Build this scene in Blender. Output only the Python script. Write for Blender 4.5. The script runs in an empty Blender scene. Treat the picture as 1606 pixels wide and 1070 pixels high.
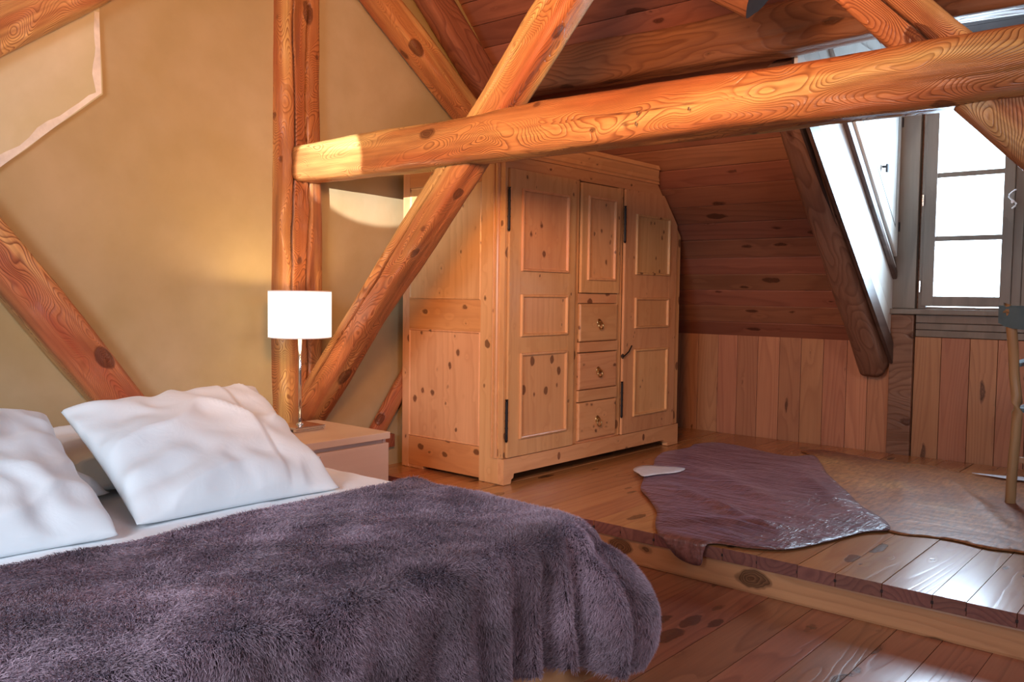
import bpy, bmesh, math, random
import numpy as np
from mathutils import Vector, Matrix, noise
from mathutils.geometry import delaunay_2d_cdt

random.seed(7)
np.random.seed(7)
scene = bpy.context.scene
COL = scene.collection
PI = math.pi

# ------------------------------------------------------------------ camera
yaw, pitch, roll = 0.705378, 0.0541575, 0.0129864
f0 = Vector((-math.sin(yaw), math.cos(yaw), 0)); r0 = Vector((math.cos(yaw), math.sin(yaw), 0)); u0 = Vector((0, 0, 1))
fw = f0*math.cos(pitch) - u0*math.sin(pitch)
up = u0*math.cos(pitch) + f0*math.sin(pitch)
rr = r0*math.cos(roll) + up*math.sin(roll)
uu = up*math.cos(roll) - r0*math.sin(roll)
cam_data = bpy.data.cameras.new('camera'); cam = bpy.data.objects.new('camera', cam_data); COL.objects.link(cam)
cam_data.sensor_width = 36; cam_data.lens = 36*1362.05/1606; cam_data.clip_start = 0.05
cam.matrix_world = Matrix(((rr.x, uu.x, -fw.x, 0), (rr.y, uu.y, -fw.y, 0), (rr.z, uu.z, -fw.z, 1.16), (0, 0, 0, 1)))
scene.camera = cam

# ------------------------------------------------------------------ view, world, lights
scene.view_settings.view_transform = 'Standard'
scene.view_settings.look = 'None'
scene.view_settings.gamma = 1
scene.view_settings.use_curve_mapping = False
scene.view_settings.exposure = 0.0

w = bpy.data.worlds.new('sky'); scene.world = w; w.use_nodes = True
bg = w.node_tree.nodes['Background']; bg.inputs[0].default_value = (0.80, 0.93, 1.0, 1); bg.inputs[1].default_value = 5.0

def area(name, loc, target, sx, sy, power, color, spread=180):
    l = bpy.data.lights.new(name, 'AREA'); l.shape = 'RECTANGLE'; l.size = sx; l.size_y = sy
    l.energy = power; l.color = color; l.spread = math.radians(spread)
    o = bpy.data.objects.new(name, l); COL.objects.link(o); o.location = loc
    d = Vector(target) - Vector(loc)
    o.rotation_euler = d.to_track_quat('-Z', 'Y').to_euler()
    return o
def spot(name, loc, target, power, color, angle, blend, radius=.03):
    l = bpy.data.lights.new(name, 'SPOT'); l.energy = power; l.color = color; l.spot_size = math.radians(angle); l.spot_blend = blend
    l.shadow_soft_size = radius
    o = bpy.data.objects.new(name, l); COL.objects.link(o); o.location = loc
    o.rotation_euler = (Vector(target) - Vector(loc)).to_track_quat('-Z', 'Y').to_euler()
    return o
spot('sun_shaft', (-.9, -1.5, 1.74), (-3.40, 2.62, 1.775), 3600, (1.0, .95, .92), 5.4, .25, .008)
COOL = (0.72, 0.84, 1.0); WARM = (1.0, 0.43, 0.15)
area('dormer_daylight', (-1.35, 6.05, 1.75), (-1.35, 3.0, 0.9), .5, 1.2, 80, (0.60, 0.78, 1.0))
area('daylight_fill_right', (1.9, 1.2, 1.7), (-2.0, 2.0, 0.6), 1.6, 1.2, 44, (0.74, 0.82, 1.0))  # cool fill added inside the right wall, which has no window
area('daylight_fill_rear', (-1.2, -1.8, 1.7), (-3.2, 1.6, 0.5), 1.6, 1.0, 54, (0.80, 0.87, 1.0), 110)  # cool fill added before the windowless near wall, aimed at the bed
area('warm_uplight_fill', (-1.0, 0.9, 1.95), (-2.9, 3.0, 2.7), .4, .4, 50, WARM, 120)  # added warm uplight for the upper wall; no lamp hangs here
area('warm_fill', (0.2, 1.6, 2.6), (-1.2, 3.8, 2.3), .4, .4, 10, WARM)  # added warm fill in mid-air, no fixture behind it

# ------------------------------------------------------------------ materials
def new_mat(name):
    m = bpy.data.materials.new(name); m.use_nodes = True
    nt = m.node_tree; b = nt.nodes['Principled BSDF']
    return m, nt, b
def N(nt, typ, **kw):
    n = nt.nodes.new(typ)
    for k, v in kw.items(): setattr(n, k, v)
    return n
def math_node(nt, op, a, b=None, c=None, clamp=False):
    n = N(nt, 'ShaderNodeMath', operation=op); n.use_clamp = clamp
    for i, v in enumerate((a, b, c)):
        if v is None: continue
        if isinstance(v, (int, float)): n.inputs[i].default_value = v
        else: nt.links.new(v, n.inputs[i])
    return n.outputs[0]
def vec_scale(nt, v, s):
    n = N(nt, 'ShaderNodeVectorMath', operation='MULTIPLY'); nt.links.new(v, n.inputs[0]); n.inputs[1].default_value = s
    return n.outputs[0]
def vec_add(nt, a, b):
    n = N(nt, 'ShaderNodeVectorMath', operation='ADD'); nt.links.new(a, n.inputs[0]); nt.links.new(b, n.inputs[1])
    return n.outputs[0]
def noise_tex(nt, v, scale, detail=2, rough=.5, dist=0):
    n = N(nt, 'ShaderNodeTexNoise'); nt.links.new(v, n.inputs['Vector'])
    n.inputs['Scale'].default_value = scale; n.inputs['Detail'].default_value = detail
    n.inputs['Roughness'].default_value = rough; n.inputs['Distortion'].default_value = dist
    return n
def mixc(nt, fac, a, b, blend='MIX'):
    n = N(nt, 'ShaderNodeMix', data_type='RGBA', blend_type=blend)
    for i, v in ((0, fac), (6, a), (7, b)):
        if isinstance(v, (int, float)): n.inputs[i].default_value = v
        elif isinstance(v, tuple): n.inputs[i].default_value = v if len(v) == 4 else v + (1,)
        else: nt.links.new(v, n.inputs[i])
    return n.outputs[2]
def ramp(nt, fac, stops):
    n = N(nt, 'ShaderNodeValToRGB'); nt.links.new(fac, n.inputs[0])
    cr = n.color_ramp
    while len(cr.elements) < len(stops): cr.elements.new(.5)
    for e, (p, c) in zip(cr.elements, stops):
        e.position = p; e.color = (c, c, c, 1) if isinstance(c, (int, float)) else tuple(c) + (1,)
    return n.outputs[0]

def wood(name, light, dark, axis='X', ring=16, sx=.35, sy=2.4, knot=(2.0, 5.0), knot_r=.16, knot_col=(.06, .02, .01),
         rough=.5, grain=.75, fibre=.35, var=.18, bump=.25, spec=.4, curl=.0, coat=0, patch=.3, red=None, pale=None, dens=.45):
    m, nt, b = new_mat(name)
    tc = N(nt, 'ShaderNodeTexCoord'); oi = N(nt, 'ShaderNodeObjectInfo')
    sep = N(nt, 'ShaderNodeSeparateXYZ'); nt.links.new(tc.outputs['Object'], sep.inputs[0])
    comb = N(nt, 'ShaderNodeCombineXYZ')
    order = {'X': (0, 1, 2), 'Y': (1, 0, 2), 'Z': (2, 0, 1)}[axis]
    for i, o in enumerate(order): nt.links.new(sep.outputs[o], comb.inputs[i])
    off = N(nt, 'ShaderNodeCombineXYZ')
    for i, k in enumerate((37.0, 19.0, 53.0)): nt.links.new(math_node(nt, 'MULTIPLY', oi.outputs['Random'], k), off.inputs[i])
    v = vec_add(nt, comb.outputs[0], off.outputs[0])
    # knots
    kn = noise_tex(nt, v, knot[1]*1.6, 2)
    kd = N(nt, 'ShaderNodeVectorMath', operation='MULTIPLY_ADD'); nt.links.new(kn.outputs['Color'], kd.inputs[0]); kd.inputs[1].default_value = (.22/knot[0], .22/knot[1], .22/knot[1]); nt.links.new(v, kd.inputs[2])
    vk = vec_scale(nt, kd.outputs[0], (knot[0], knot[1], knot[1]))
    vo = N(nt, 'ShaderNodeTexVoronoi'); nt.links.new(vk, vo.inputs['Vector']); vo.inputs['Scale'].default_value = 1; vo.inputs['Randomness'].default_value = 1
    sepc = N(nt, 'ShaderNodeSeparateColor'); nt.links.new(vo.outputs['Color'], sepc.inputs[0])
    dist = vo.outputs['Distance']
    on = math_node(nt, 'GREATER_THAN', sepc.outputs[0], dens)
    near = math_node(nt, 'MULTIPLY', math_node(nt, 'POWER', 2.718, math_node(nt, 'MULTIPLY', dist, -7.0)), on)
    # grain lines: contours of a stretched noise field that bends round the knots
    wv = noise_tex(nt, v, 2.2, 2)
    wsc = vec_scale(nt, wv.outputs['Color'], (0.12*curl, 0.12*curl, 0.12*curl))
    v2 = vec_add(nt, v, wsc)
    n1 = noise_tex(nt, vec_scale(nt, v2, (sx, sy, sy)), 1.0, 1.2, .45)
    field = math_node(nt, 'ADD', math_node(nt, 'MULTIPLY', n1.outputs[0], ring), math_node(nt, 'MULTIPLY', near, 2.2))
    saw = math_node(nt, 'FRACT', field)
    line = ramp(nt, saw, [(0, .05), (.5, .25), (.86, 1.0), (1, .05)])
    fib = noise_tex(nt, vec_scale(nt, v, (3.0, 70.0, 70.0)), 1.0, 3, .6).outputs[0]
    big = noise_tex(nt, vec_scale(nt, v, (.9, 3.5, 3.5)), 1.0, 3, .55).outputs[0]
    first = light
    if pale:                                        # long sapwood streaks beside reddish heartwood
        st = noise_tex(nt, vec_scale(nt, v, (.55, 5.5, 5.5)), 1.0, 3, .5, .3).outputs[0]
        first = mixc(nt, ramp(nt, st, [(.40, 0.0), (.50, 1.0)]), red, light)
        first = mixc(nt, ramp(nt, st, [(.53, 0.0), (.60, 1.0)]), first, pale)
        gm = noise_tex(nt, vec_scale(nt, v, (1.6, 6, 6)), 1.0, 3, .6).outputs[0]
        line = math_node(nt, 'MULTIPLY', line, ramp(nt, gm, [(.34, .38), (.58, 1.0)]))
    c = mixc(nt, math_node(nt, 'MULTIPLY', line, grain), first, dark)
    c = mixc(nt, math_node(nt, 'MULTIPLY', ramp(nt, fib, [(.35, 0.0), (.7, 1.0)]), fibre), c, dark)
    c = mixc(nt, math_node(nt, 'MULTIPLY', ramp(nt, big, [(.4, 0.0), (.68, 1.0)]), patch), c, red or dark)
    kr = math_node(nt, 'MULTIPLY', math_node(nt, 'MULTIPLY_ADD', math_node(nt, 'POWER', sepc.outputs[1], 2.0), 1.0, .30), knot_r)
    kfac = math_node(nt, 'MULTIPLY', math_node(nt, 'MULTIPLY', math_node(nt, 'SUBTRACT', kr, dist), 16.0, None, True), on, None, True)
    kfac = math_node(nt, 'MULTIPLY', kfac, math_node(nt, 'MULTIPLY_ADD', math_node(nt, 'FRACT', math_node(nt, 'MULTIPLY', dist, 22.0)), .35, .6))
    c = mixc(nt, kfac, c, knot_col)
    if pale:
        ca = N(nt, 'ShaderNodeAttribute', attribute_name='crack')
        c = mixc(nt, ca.outputs['Fac'], c, (.03, .012, .008))  # crack depths darkened in colour for their shade and dirt
    hsv = N(nt, 'ShaderNodeHueSaturation'); nt.links.new(c, hsv.inputs['Color'])
    nt.links.new(math_node(nt, 'MULTIPLY_ADD', oi.outputs['Random'], var*2, 1-var), hsv.inputs['Value'])
    hh = math_node(nt, 'FRACT', math_node(nt, 'MULTIPLY', oi.outputs['Random'], 7.31))
    nt.links.new(math_node(nt, 'MULTIPLY_ADD', hh, .02, .49), hsv.inputs['Hue'])
    nt.links.new(hsv.outputs[0], b.inputs['Base Color'])
    b.inputs['Roughness'].default_value = rough; b.inputs['Specular IOR Level'].default_value = spec
    b.inputs['Coat Weight'].default_value = coat; b.inputs['Coat Roughness'].default_value = .25
    bp = N(nt, 'ShaderNodeBump'); bp.inputs['Strength'].default_value = bump; bp.inputs['Distance'].default_value = .006
    hgt = math_node(nt, 'SUBTRACT', math_node(nt, 'MULTIPLY', fib, .5), math_node(nt, 'ADD', math_node(nt, 'MULTIPLY', line, .5), kfac))
    nt.links.new(hgt, bp.inputs['Height']); nt.links.new(bp.outputs[0], b.inputs['Normal'])
    return m

def plain(name, col, rough=.5, metal=0, spec=.5, nscale=0, namp=.1, bump=0, bscale=30):
    m, nt, b = new_mat(name)
    b.inputs['Roughness'].default_value = rough; b.inputs['Metallic'].default_value = metal; b.inputs['Specular IOR Level'].default_value = spec
    tc = N(nt, 'ShaderNodeTexCoord')
    if nscale:
        n = noise_tex(nt, tc.outputs['Object'], nscale, 4, .6)
        d = tuple(x*(1-namp) for x in col); l = tuple(min(1, x*(1+namp)) for x in col)
        c = mixc(nt, ramp(nt, n.outputs[0], [(.3, 0.0), (.7, 1.0)]), d, l); nt.links.new(c, b.inputs['Base Color'])
    else:
        b.inputs['Base Color'].default_value = tuple(col) + (1,)
    if bump:
        n2 = noise_tex(nt, tc.outputs['Object'], bscale, 5, .6)
        bp = N(nt, 'ShaderNodeBump'); bp.inputs['Strength'].default_value = bump; bp.inputs['Distance'].default_value = .01
        nt.links.new(n2.outputs[0], bp.inputs['Height']); nt.links.new(bp.outputs[0], b.inputs['Normal'])
    return m

M = {}
M['timber'] = wood('old_timber', (.60, .27, .10), (.13, .03, .012), ring=105, sx=1.1, sy=4.4, knot=(6.0, 9.5), knot_r=.32, dens=.35, rough=.38, grain=.88, fibre=.4, var=.05, bump=.7, curl=2.2, patch=.25, pale=(.80, .52, .20), knot_col=(.10, .03, .015), red=(.46, .14, .055))
M['timber_dark'] = wood('old_dark_timber', (.34, .14, .07), (.12, .035, .02), ring=26, sx=.7, sy=4, knot=(3.4, 8), knot_r=.28, rough=.5, grain=.6, fibre=.3, var=.05, bump=.5, curl=1.2, patch=.5)
M['timber_grey'] = wood('old_brown_timber', (.30, .17, .11), (.12, .055, .035), ring=26, sx=.7, sy=4, knot=(3.4, 8), knot_r=.25, rough=.4, grain=.6, fibre=.3, var=.05, bump=.5, curl=1.2, patch=.5)
M['pine_z'] = wood('wardrobe_pine_upright', (.76, .44, .21), (.50, .21, .08), axis='Z', ring=14, sx=.3, sy=3.2, dens=.2, knot=(9.5, 14.0), knot_r=.24, knot_col=(.10, .03, .012), rough=.30, grain=.3, fibre=.2, var=.08, bump=.08, coat=.25, patch=.25)
M['pine_y'] = wood('wardrobe_pine_across', (.76, .44, .21), (.50, .21, .08), axis='Y', ring=14, sx=.3, sy=3.2, dens=.2, knot=(9.5, 14.0), knot_r=.24, knot_col=(.10, .03, .012), rough=.30, grain=.3, fibre=.2, var=.08, bump=.08, coat=.25, patch=.25)
M['pine_x'] = wood('wardrobe_pine_rail', (.70, .32, .13), (.45, .16, .06), axis='X', ring=14, sx=.3, sy=3.2, dens=.2, knot=(9.5, 14.0), knot_r=.24, knot_col=(.10, .03, .012), rough=.30, grain=.3, fibre=.2, var=.08, bump=.08, coat=.2, patch=.25)
M['ceil'] = wood('ceiling_board', (.35, .15, .085), (.17, .065, .04), axis='X', ring=14, sx=.3, sy=3.4, knot=(4.0, 12.0), knot_r=.26, rough=.42, grain=.45, fibre=.25, var=.16, bump=.12)
M['wains'] = wood('wainscot_board', (.50, .25, .13), (.31, .13, .07), axis='Z', ring=22, sx=.35, sy=4.0, knot=(2.6, 11.0), knot_r=.2, rough=.45, grain=.5, fibre=.25, var=.14, bump=.12)
M['floor'] = wood('floor_board', (.38, .15, .075), (.19, .065, .035), axis='Y', ring=18, sx=.35, sy=4.0, knot=(4.4, 12.0), knot_r=.33, rough=.27, grain=.5, fibre=.25, var=.15, bump=.12, spec=.6, coat=.3)
M['platform'] = wood('platform_board', (.52, .24, .095), (.32, .12, .05), axis='Y', ring=16, sx=.35, sy=4.0, knot=(4.4, 12.0), knot_r=.32, rough=.24, grain=.45, fibre=.25, var=.10, bump=.12, spec=.6, coat=.35)
M['end_grain'] = wood('shaded_board_ends', (.26, .10, .075), (.13, .045, .04), axis='Y', ring=30, sx=3, sy=3, knot=(2, 6), knot_r=.0, rough=.5, var=.12, bump=.1)  # darker end grain, with the shade of the front faces put into the colour
M['edge_beam'] = wood('edge_beam_wood', (.60, .28, .14), (.36, .14, .07), axis='X', ring=16, sx=.4, sy=3.4, dens=.1, knot=(5.0, 9.0), knot_r=.40, rough=.4, grain=.4, fibre=.2, var=.03, bump=.12)
M['win_wood'] = wood('window_wood', (.25, .215, .18), (.12, .10, .085), axis='Z', ring=8, sx=.3, sy=2.4, knot=(2.2, 6.0), knot_r=.12, rough=.35, grain=.4, fibre=.2, var=.05, bump=.1)
M['cheek'] = wood('pale_cheek_board', (.86, .84, .80), (.62, .58, .52), axis='Z', ring=6, sx=.3, sy=1.6, knot=(1.6, 5.0), knot_r=.15, knot_col=(.35, .26, .2), rough=.45, grain=.3, fibre=.2, var=.02, bump=.08, patch=.2)  # even pale tone of the cheek boards and hatch
M['birch'] = wood('birch_veneer', (.66, .47, .38), (.56, .37, .30), axis='Y', ring=7, sx=.3, sy=2.4, knot=(.6, 2.0), knot_r=.0, rough=.35, grain=.3, fibre=.2, var=.02, bump=.03, patch=.2)
M['bedwood'] = wood('bed_base_pine', (.70, .36, .18), (.52, .22, .10), axis='Y', ring=9, sx=.3, sy=2.4, knot=(1.5, 5), knot_r=.1, rough=.35, grain=.35, fibre=.2, var=.02, bump=.05)
M['chairwood'] = wood('chair_beech', (.42, .25, .13), (.28, .14, .07), axis='Z', ring=8, sx=.3, sy=2.4, knot=(.6, 2.0), knot_r=.0, rough=.3, grain=.3, fibre=.2, var=.02, bump=.03)
M['dark_trim'] = wood('dark_brown_trim', (.13, .085, .065), (.06, .035, .028), axis='Y', ring=8, sx=.3, sy=3, knot=(2, 6), knot_r=.1, rough=.35, var=.02, bump=.1)
M['iron'] = plain('black_iron', (.03, .028, .03), .45, .8)
M['chrome'] = plain('brushed_chrome', (.75, .74, .76), .16, 1.0)
M['brass'] = plain('old_brass', (.62, .42, .18), .3, 1.0)
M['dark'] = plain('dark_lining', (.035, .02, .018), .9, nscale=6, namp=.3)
M['blackmetal'] = plain('black_rail', (.02, .025, .03), .35, .3)
M['grey_ply'] = plain('blue_grey_ply', (.07, .13, .16), .3, nscale=12, namp=.15)
M['white_metal'] = plain('white_handle', (.85, .86, .9), .3)
M['hide_white'] = plain('white_hair_patch', (.72, .74, .80), .6, nscale=30, namp=.08, bump=.2, bscale=120)

def plaster(name, a, b_, scale=1.1):
    m, nt, b = new_mat(name)
    tc = N(nt, 'ShaderNodeTexCoord'); v = tc.outputs['Object']
    n1 = noise_tex(nt, v, scale, 4, .55, .4).outputs[0]; n2 = noise_tex(nt, v, 5, 5, .6).outputs[0]
    c = mixc(nt, ramp(nt, n1, [(.32, 0.0), (.68, 1.0)]), a, b_)
    c = mixc(nt, math_node(nt, 'MULTIPLY', ramp(nt, n2, [(.4, 0.0), (.75, 1.0)]), .22), c, tuple(x*.72 for x in a))
    nt.links.new(c, b.inputs['Base Color']); b.inputs['Roughness'].default_value = .62; b.inputs['Specular IOR Level'].default_value = .3
    n3 = noise_tex(nt, v, 3.0, 4, .5).outputs[0]; n4 = noise_tex(nt, v, 60, 4, .6).outputs[0]
    bp = N(nt, 'ShaderNodeBump'); bp.inputs['Strength'].default_value = .35; bp.inputs['Distance'].default_value = .02
    nt.links.new(math_node(nt, 'ADD', n3, math_node(nt, 'MULTIPLY', n4, .05)), bp.inputs['Height']); nt.links.new(bp.outputs[0], b.inputs['Normal'])
    return m
M['plaster'] = plaster('ochre_plaster', (.37, .285, .135), (.46, .37, .23))
M['plaster_pale'] = plaster('pale_plaster', (.50, .46, .27), (.60, .56, .40), 2.2)
M['plaster_edge'] = plain('white_plaster_edge', (.70, .67, .60), .8, nscale=9, namp=.2, bump=.4, bscale=25)

def cloth(name, col, bs=.15, sheen=.2):
    m, nt, b = new_mat(name)
    tc = N(nt, 'ShaderNodeTexCoord')
    b.inputs['Base Color'].default_value = col + (1,); b.inputs['Roughness'].default_value = .85; b.inputs['Specular IOR Level'].default_value = .2
    b.inputs['Sheen Weight'].default_value = sheen
    n1 = noise_tex(nt, tc.outputs['Object'], 9, 4, .55, 1.0).outputs[0]; n2 = noise_tex(nt, tc.outputs['Object'], 400, 2, .5).outputs[0]
    bp = N(nt, 'ShaderNodeBump'); bp.inputs['Strength'].default_value = bs; bp.inputs['Distance'].default_value = .02
    nt.links.new(math_node(nt, 'ADD', n1, math_node(nt, 'MULTIPLY', n2, .02)), bp.inputs['Height']); nt.links.new(bp.outputs[0], b.inputs['Normal'])
    return m
M['linen'] = cloth('white_cotton', (.80, .87, .90))
M['linen2'] = cloth('white_cotton_sheet', (.86, .90, .93), .25)

def fur_mat():
    m, nt, b = new_mat('faux_fur_hair')
    tc = N(nt, 'ShaderNodeTexCoord'); at = N(nt, 'ShaderNodeAttribute', attribute_name='tone')
    n1 = noise_tex(nt, tc.outputs['Object'], 2.6, 5, .65, 1.0).outputs[0]
    c = mixc(nt, ramp(nt, n1, [(.38, 0.0), (.64, 1.0)]), (.10, .055, .055), (.28, .165, .19))
    c = mixc(nt, at.outputs['Fac'], c, (.72, .56, .66))  # pale hair tips: highlights put into the colour
    nt.links.new(c, b.inputs['Base Color']); b.inputs['Roughness'].default_value = .5; b.inputs['Specular IOR Level'].default_value = .45
    b.inputs['Sheen Weight'].default_value = .35; b.inputs['Sheen Tint'].default_value = (.8, .75, 1, 1)
    return m
M['fur'] = fur_mat()
M['fur_base'] = plain('faux_fur_backing', (.06, .035, .042), .9)

def hide_mat(name, base, mid, pale, rough=.30, bmp=.7):
    m, nt, b = new_mat(name)
    tc = N(nt, 'ShaderNodeTexCoord'); v = tc.outputs['Object']
    n1 = noise_tex(nt, v, 1.6, 4, .55, .6).outputs[0]
    n2 = noise_tex(nt, vec_scale(nt, v, (60, 14, 20)), 1.0, 4, .6).outputs[0]
    c = mixc(nt, ramp(nt, n1, [(.32, 0.0), (.62, 1.0)]), base, mid)
    n5 = noise_tex(nt, v, 2.7, 3, .5).outputs[0]
    c = mixc(nt, math_node(nt, 'MULTIPLY', ramp(nt, n5, [(.56, 0.0), (.75, 1.0)]), .6), c, pale)
    c = mixc(nt, math_node(nt, 'MULTIPLY', ramp(nt, n2, [(.35, 0.0), (.65, 1.0)]), .6), c, tuple(x*.35 for x in base))
    nt.links.new(c, b.inputs['Base Color']); b.inputs['Roughness'].default_value = rough; b.inputs['Specular IOR Level'].default_value = .7 if rough < .4 else .3
    b.inputs['Sheen Weight'].default_value = .17 if rough < .4 else .03; b.inputs['Sheen Roughness'].default_value = .35; b.inputs['Sheen Tint'].default_value = (.75, .62, 1, 1)
    n3 = noise_tex(nt, vec_scale(nt, v, (2.4, 7, 5)), 1.0, 4, .6, 1.2).outputs[0]
    bp = N(nt, 'ShaderNodeBump'); bp.inputs['Strength'].default_value = bmp; bp.inputs['Distance'].default_value = .035
    nt.links.new(math_node(nt, 'ADD', n3, math_node(nt, 'MULTIPLY', n2, .2)), bp.inputs['Height']); nt.links.new(bp.outputs[0], b.inputs['Normal'])
    return m
M['hide1'] = hide_mat('brown_cowhide', (.13, .045, .035), (.25, .105, .09), (.36, .19, .14))
M['hide2'] = hide_mat('tan_cowhide', (.28, .10, .045), (.50, .20, .065), (.58, .32, .10), .5, .25)

def shade_mat():
    m, nt, b = new_mat('lamp_shade_fabric')
    b.inputs['Base Color'].default_value = (.92, .88, .80, 1); b.inputs['Roughness'].default_value = .9
    b.inputs['Emission Color'].default_value = (1.0, .90, .70, 1); b.inputs['Emission Strength'].default_value = 1.6
    return m
M['shade'] = shade_mat()
def glass_mat():
    m, nt, b = new_mat('window_glass')
    out = nt.nodes['Material Output']; nt.nodes.remove(b)
    g = N(nt, 'ShaderNodeBsdfGlossy'); g.inputs['Roughness'].default_value = .02
    t = N(nt, 'ShaderNodeBsdfTransparent'); t.inputs[0].default_value = (.97, .99, .99, 1)
    mx = N(nt, 'ShaderNodeMixShader'); mx.inputs[0].default_value = .06
    nt.links.new(t.outputs[0], mx.inputs[1]); nt.links.new(g.outputs[0], mx.inputs[2]); nt.links.new(mx.outputs[0], out.inputs[0])
    return m
M['glass'] = glass_mat()

# ------------------------------------------------------------------ helpers
def tag(o, label=None, cat=None, group=None, kind=None):
    if label: o['label'] = label
    if cat: o['category'] = cat
    if group: o['group'] = group
    if kind: o['kind'] = kind
    return o
def empty(name, loc, label=None, cat=None, group=None, kind=None):
    o = bpy.data.objects.new(name, None); COL.objects.link(o); o.location = loc; o.empty_display_size = .1
    return tag(o, label, cat, group, kind)
def world_loc(o):
    v = Vector((0, 0, 0))
    while o: v += o.location; o = o.parent
    return v
def put(name, bm, mat, parent=None, smooth=False, recalc=True):
    """link a bmesh (in world coordinates) as one object, below parent when given"""
    if recalc: bmesh.ops.recalc_face_normals(bm, faces=bm.faces)
    if parent:
        bmesh.ops.translate(bm, verts=bm.verts, vec=-world_loc(parent))
    me = bpy.data.meshes.new(name); bm.to_mesh(me); bm.free()
    if smooth:
        me.polygons.foreach_set('use_smooth', [True]*len(me.polygons))
    me.materials.append(mat)
    o = bpy.data.objects.new(name, me); COL.objects.link(o)
    if parent: o.parent = parent
    return o
def box(bm, x0, x1, y0, y1, z0, z1, bev=0.0):
    r = bmesh.ops.create_cube(bm, size=1)
    vs = r['verts']
    for v in vs:
        v.co = Vector((x0 if v.co.x < 0 else x1, y0 if v.co.y < 0 else y1, z0 if v.co.z < 0 else z1))
    if bev:
        es = list({e for v in vs for e in v.link_edges})
        bmesh.ops.bevel(bm, geom=es, offset=bev, segments=2, profile=.6, affect='EDGES')
def boxes(name, lst, mat, parent=None, bev=.002):
    bm = bmesh.new()
    for b in lst: box(bm, *b, bev=bev)
    return put(name, bm, mat, parent)
def cyl(bm, p0, p1, r0, r1=None, seg=16, caps=True):
    p0 = Vector(p0); p1 = Vector(p1); r1 = r0 if r1 is None else r1
    d = (p1-p0).normalized(); a = d.orthogonal().normalized(); b = d.cross(a)
    A = [bm.verts.new(p0 + (a*math.cos(t)+b*math.sin(t))*r0) for t in (2*PI*i/seg for i in range(seg))]
    B = [bm.verts.new(p1 + (a*math.cos(t)+b*math.sin(t))*r1) for t in (2*PI*i/seg for i in range(seg))]
    for i in range(seg): bm.faces.new((A[i], A[(i+1) % seg], B[(i+1) % seg], B[i]))
    if caps: bm.faces.new(A[::-1]); bm.faces.new(B)
def tube(bm, pts, rad, seg=10):
    pts = [Vector(p) for p in pts]; rings = []
    for i, p in enumerate(pts):
        d = (pts[min(i+1, len(pts)-1)] - pts[max(i-1, 0)]).normalized()
        a = d.cross(Vector((0, 0, 1)));
        if a.length < .05: a = d.cross(Vector((0, 1, 0)))
        a.normalize(); b = d.cross(a)
        r = rad[i] if isinstance(rad, (list, tuple)) else rad
        rings.append([bm.verts.new(p + (a*math.cos(t)+b*math.sin(t))*r) for t in (2*PI*k/seg for k in range(seg))])
    for A, B in zip(rings, rings[1:]):
        for i in range(seg): bm.faces.new((A[i], A[(i+1) % seg], B[(i+1) % seg], B[i]))
    bm.faces.new(rings[0][::-1]); bm.faces.new(rings[-1])
def ring(bm, c, n, R, r, seg=20, s2=8):
    c = Vector(c); n = Vector(n).normalized(); a = n.orthogonal().normalized(); b = n.cross(a); G = []
    for i in range(seg):
        t = 2*PI*i/seg; d = a*math.cos(t)+b*math.sin(t)
        G.append([bm.verts.new(c + d*(R + r*math.cos(u)) + n*r*math.sin(u)) for u in (2*PI*k/s2 for k in range(s2))])
    for i in range(seg):
        A = G[i]; B = G[(i+1) % seg]
        for k in range(s2): bm.faces.new((A[k], A[(k+1) % s2], B[(k+1) % s2], B[k]))
def prism(bm, poly, ext):
    """poly: list of points; ext: extrusion vector"""
    A = [bm.verts.new(p) for p in poly]; B = [bm.verts.new(Vector(p)+Vector(ext)) for p in poly]
    n = len(A); bm.faces.new(A); bm.faces.new(B[::-1])
    for i in range(n): bm.faces.new((A[i], B[i], B[(i+1) % n], A[(i+1) % n]))
RZ, RM, RY = .885, 1.04, 5.877                      # eaves height, pitch and eaves line of the main roof slope
def roof_z(y): return RZ + RM*(RY - y)
RN = Vector((0, RM, 1)).normalized()
def clip_roof(bm, margin=.03):
    bmesh.ops.bisect_plane(bm, geom=bm.verts[:]+bm.edges[:]+bm.faces[:], dist=1e-5,
        plane_co=Vector((0, RY, RZ)) - RN*margin, plane_no=RN, clear_outer=True)
    es = [e for e in bm.edges if e.is_boundary]
    if es: bmesh.ops.holes_fill(bm, edges=es, sides=0)

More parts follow.
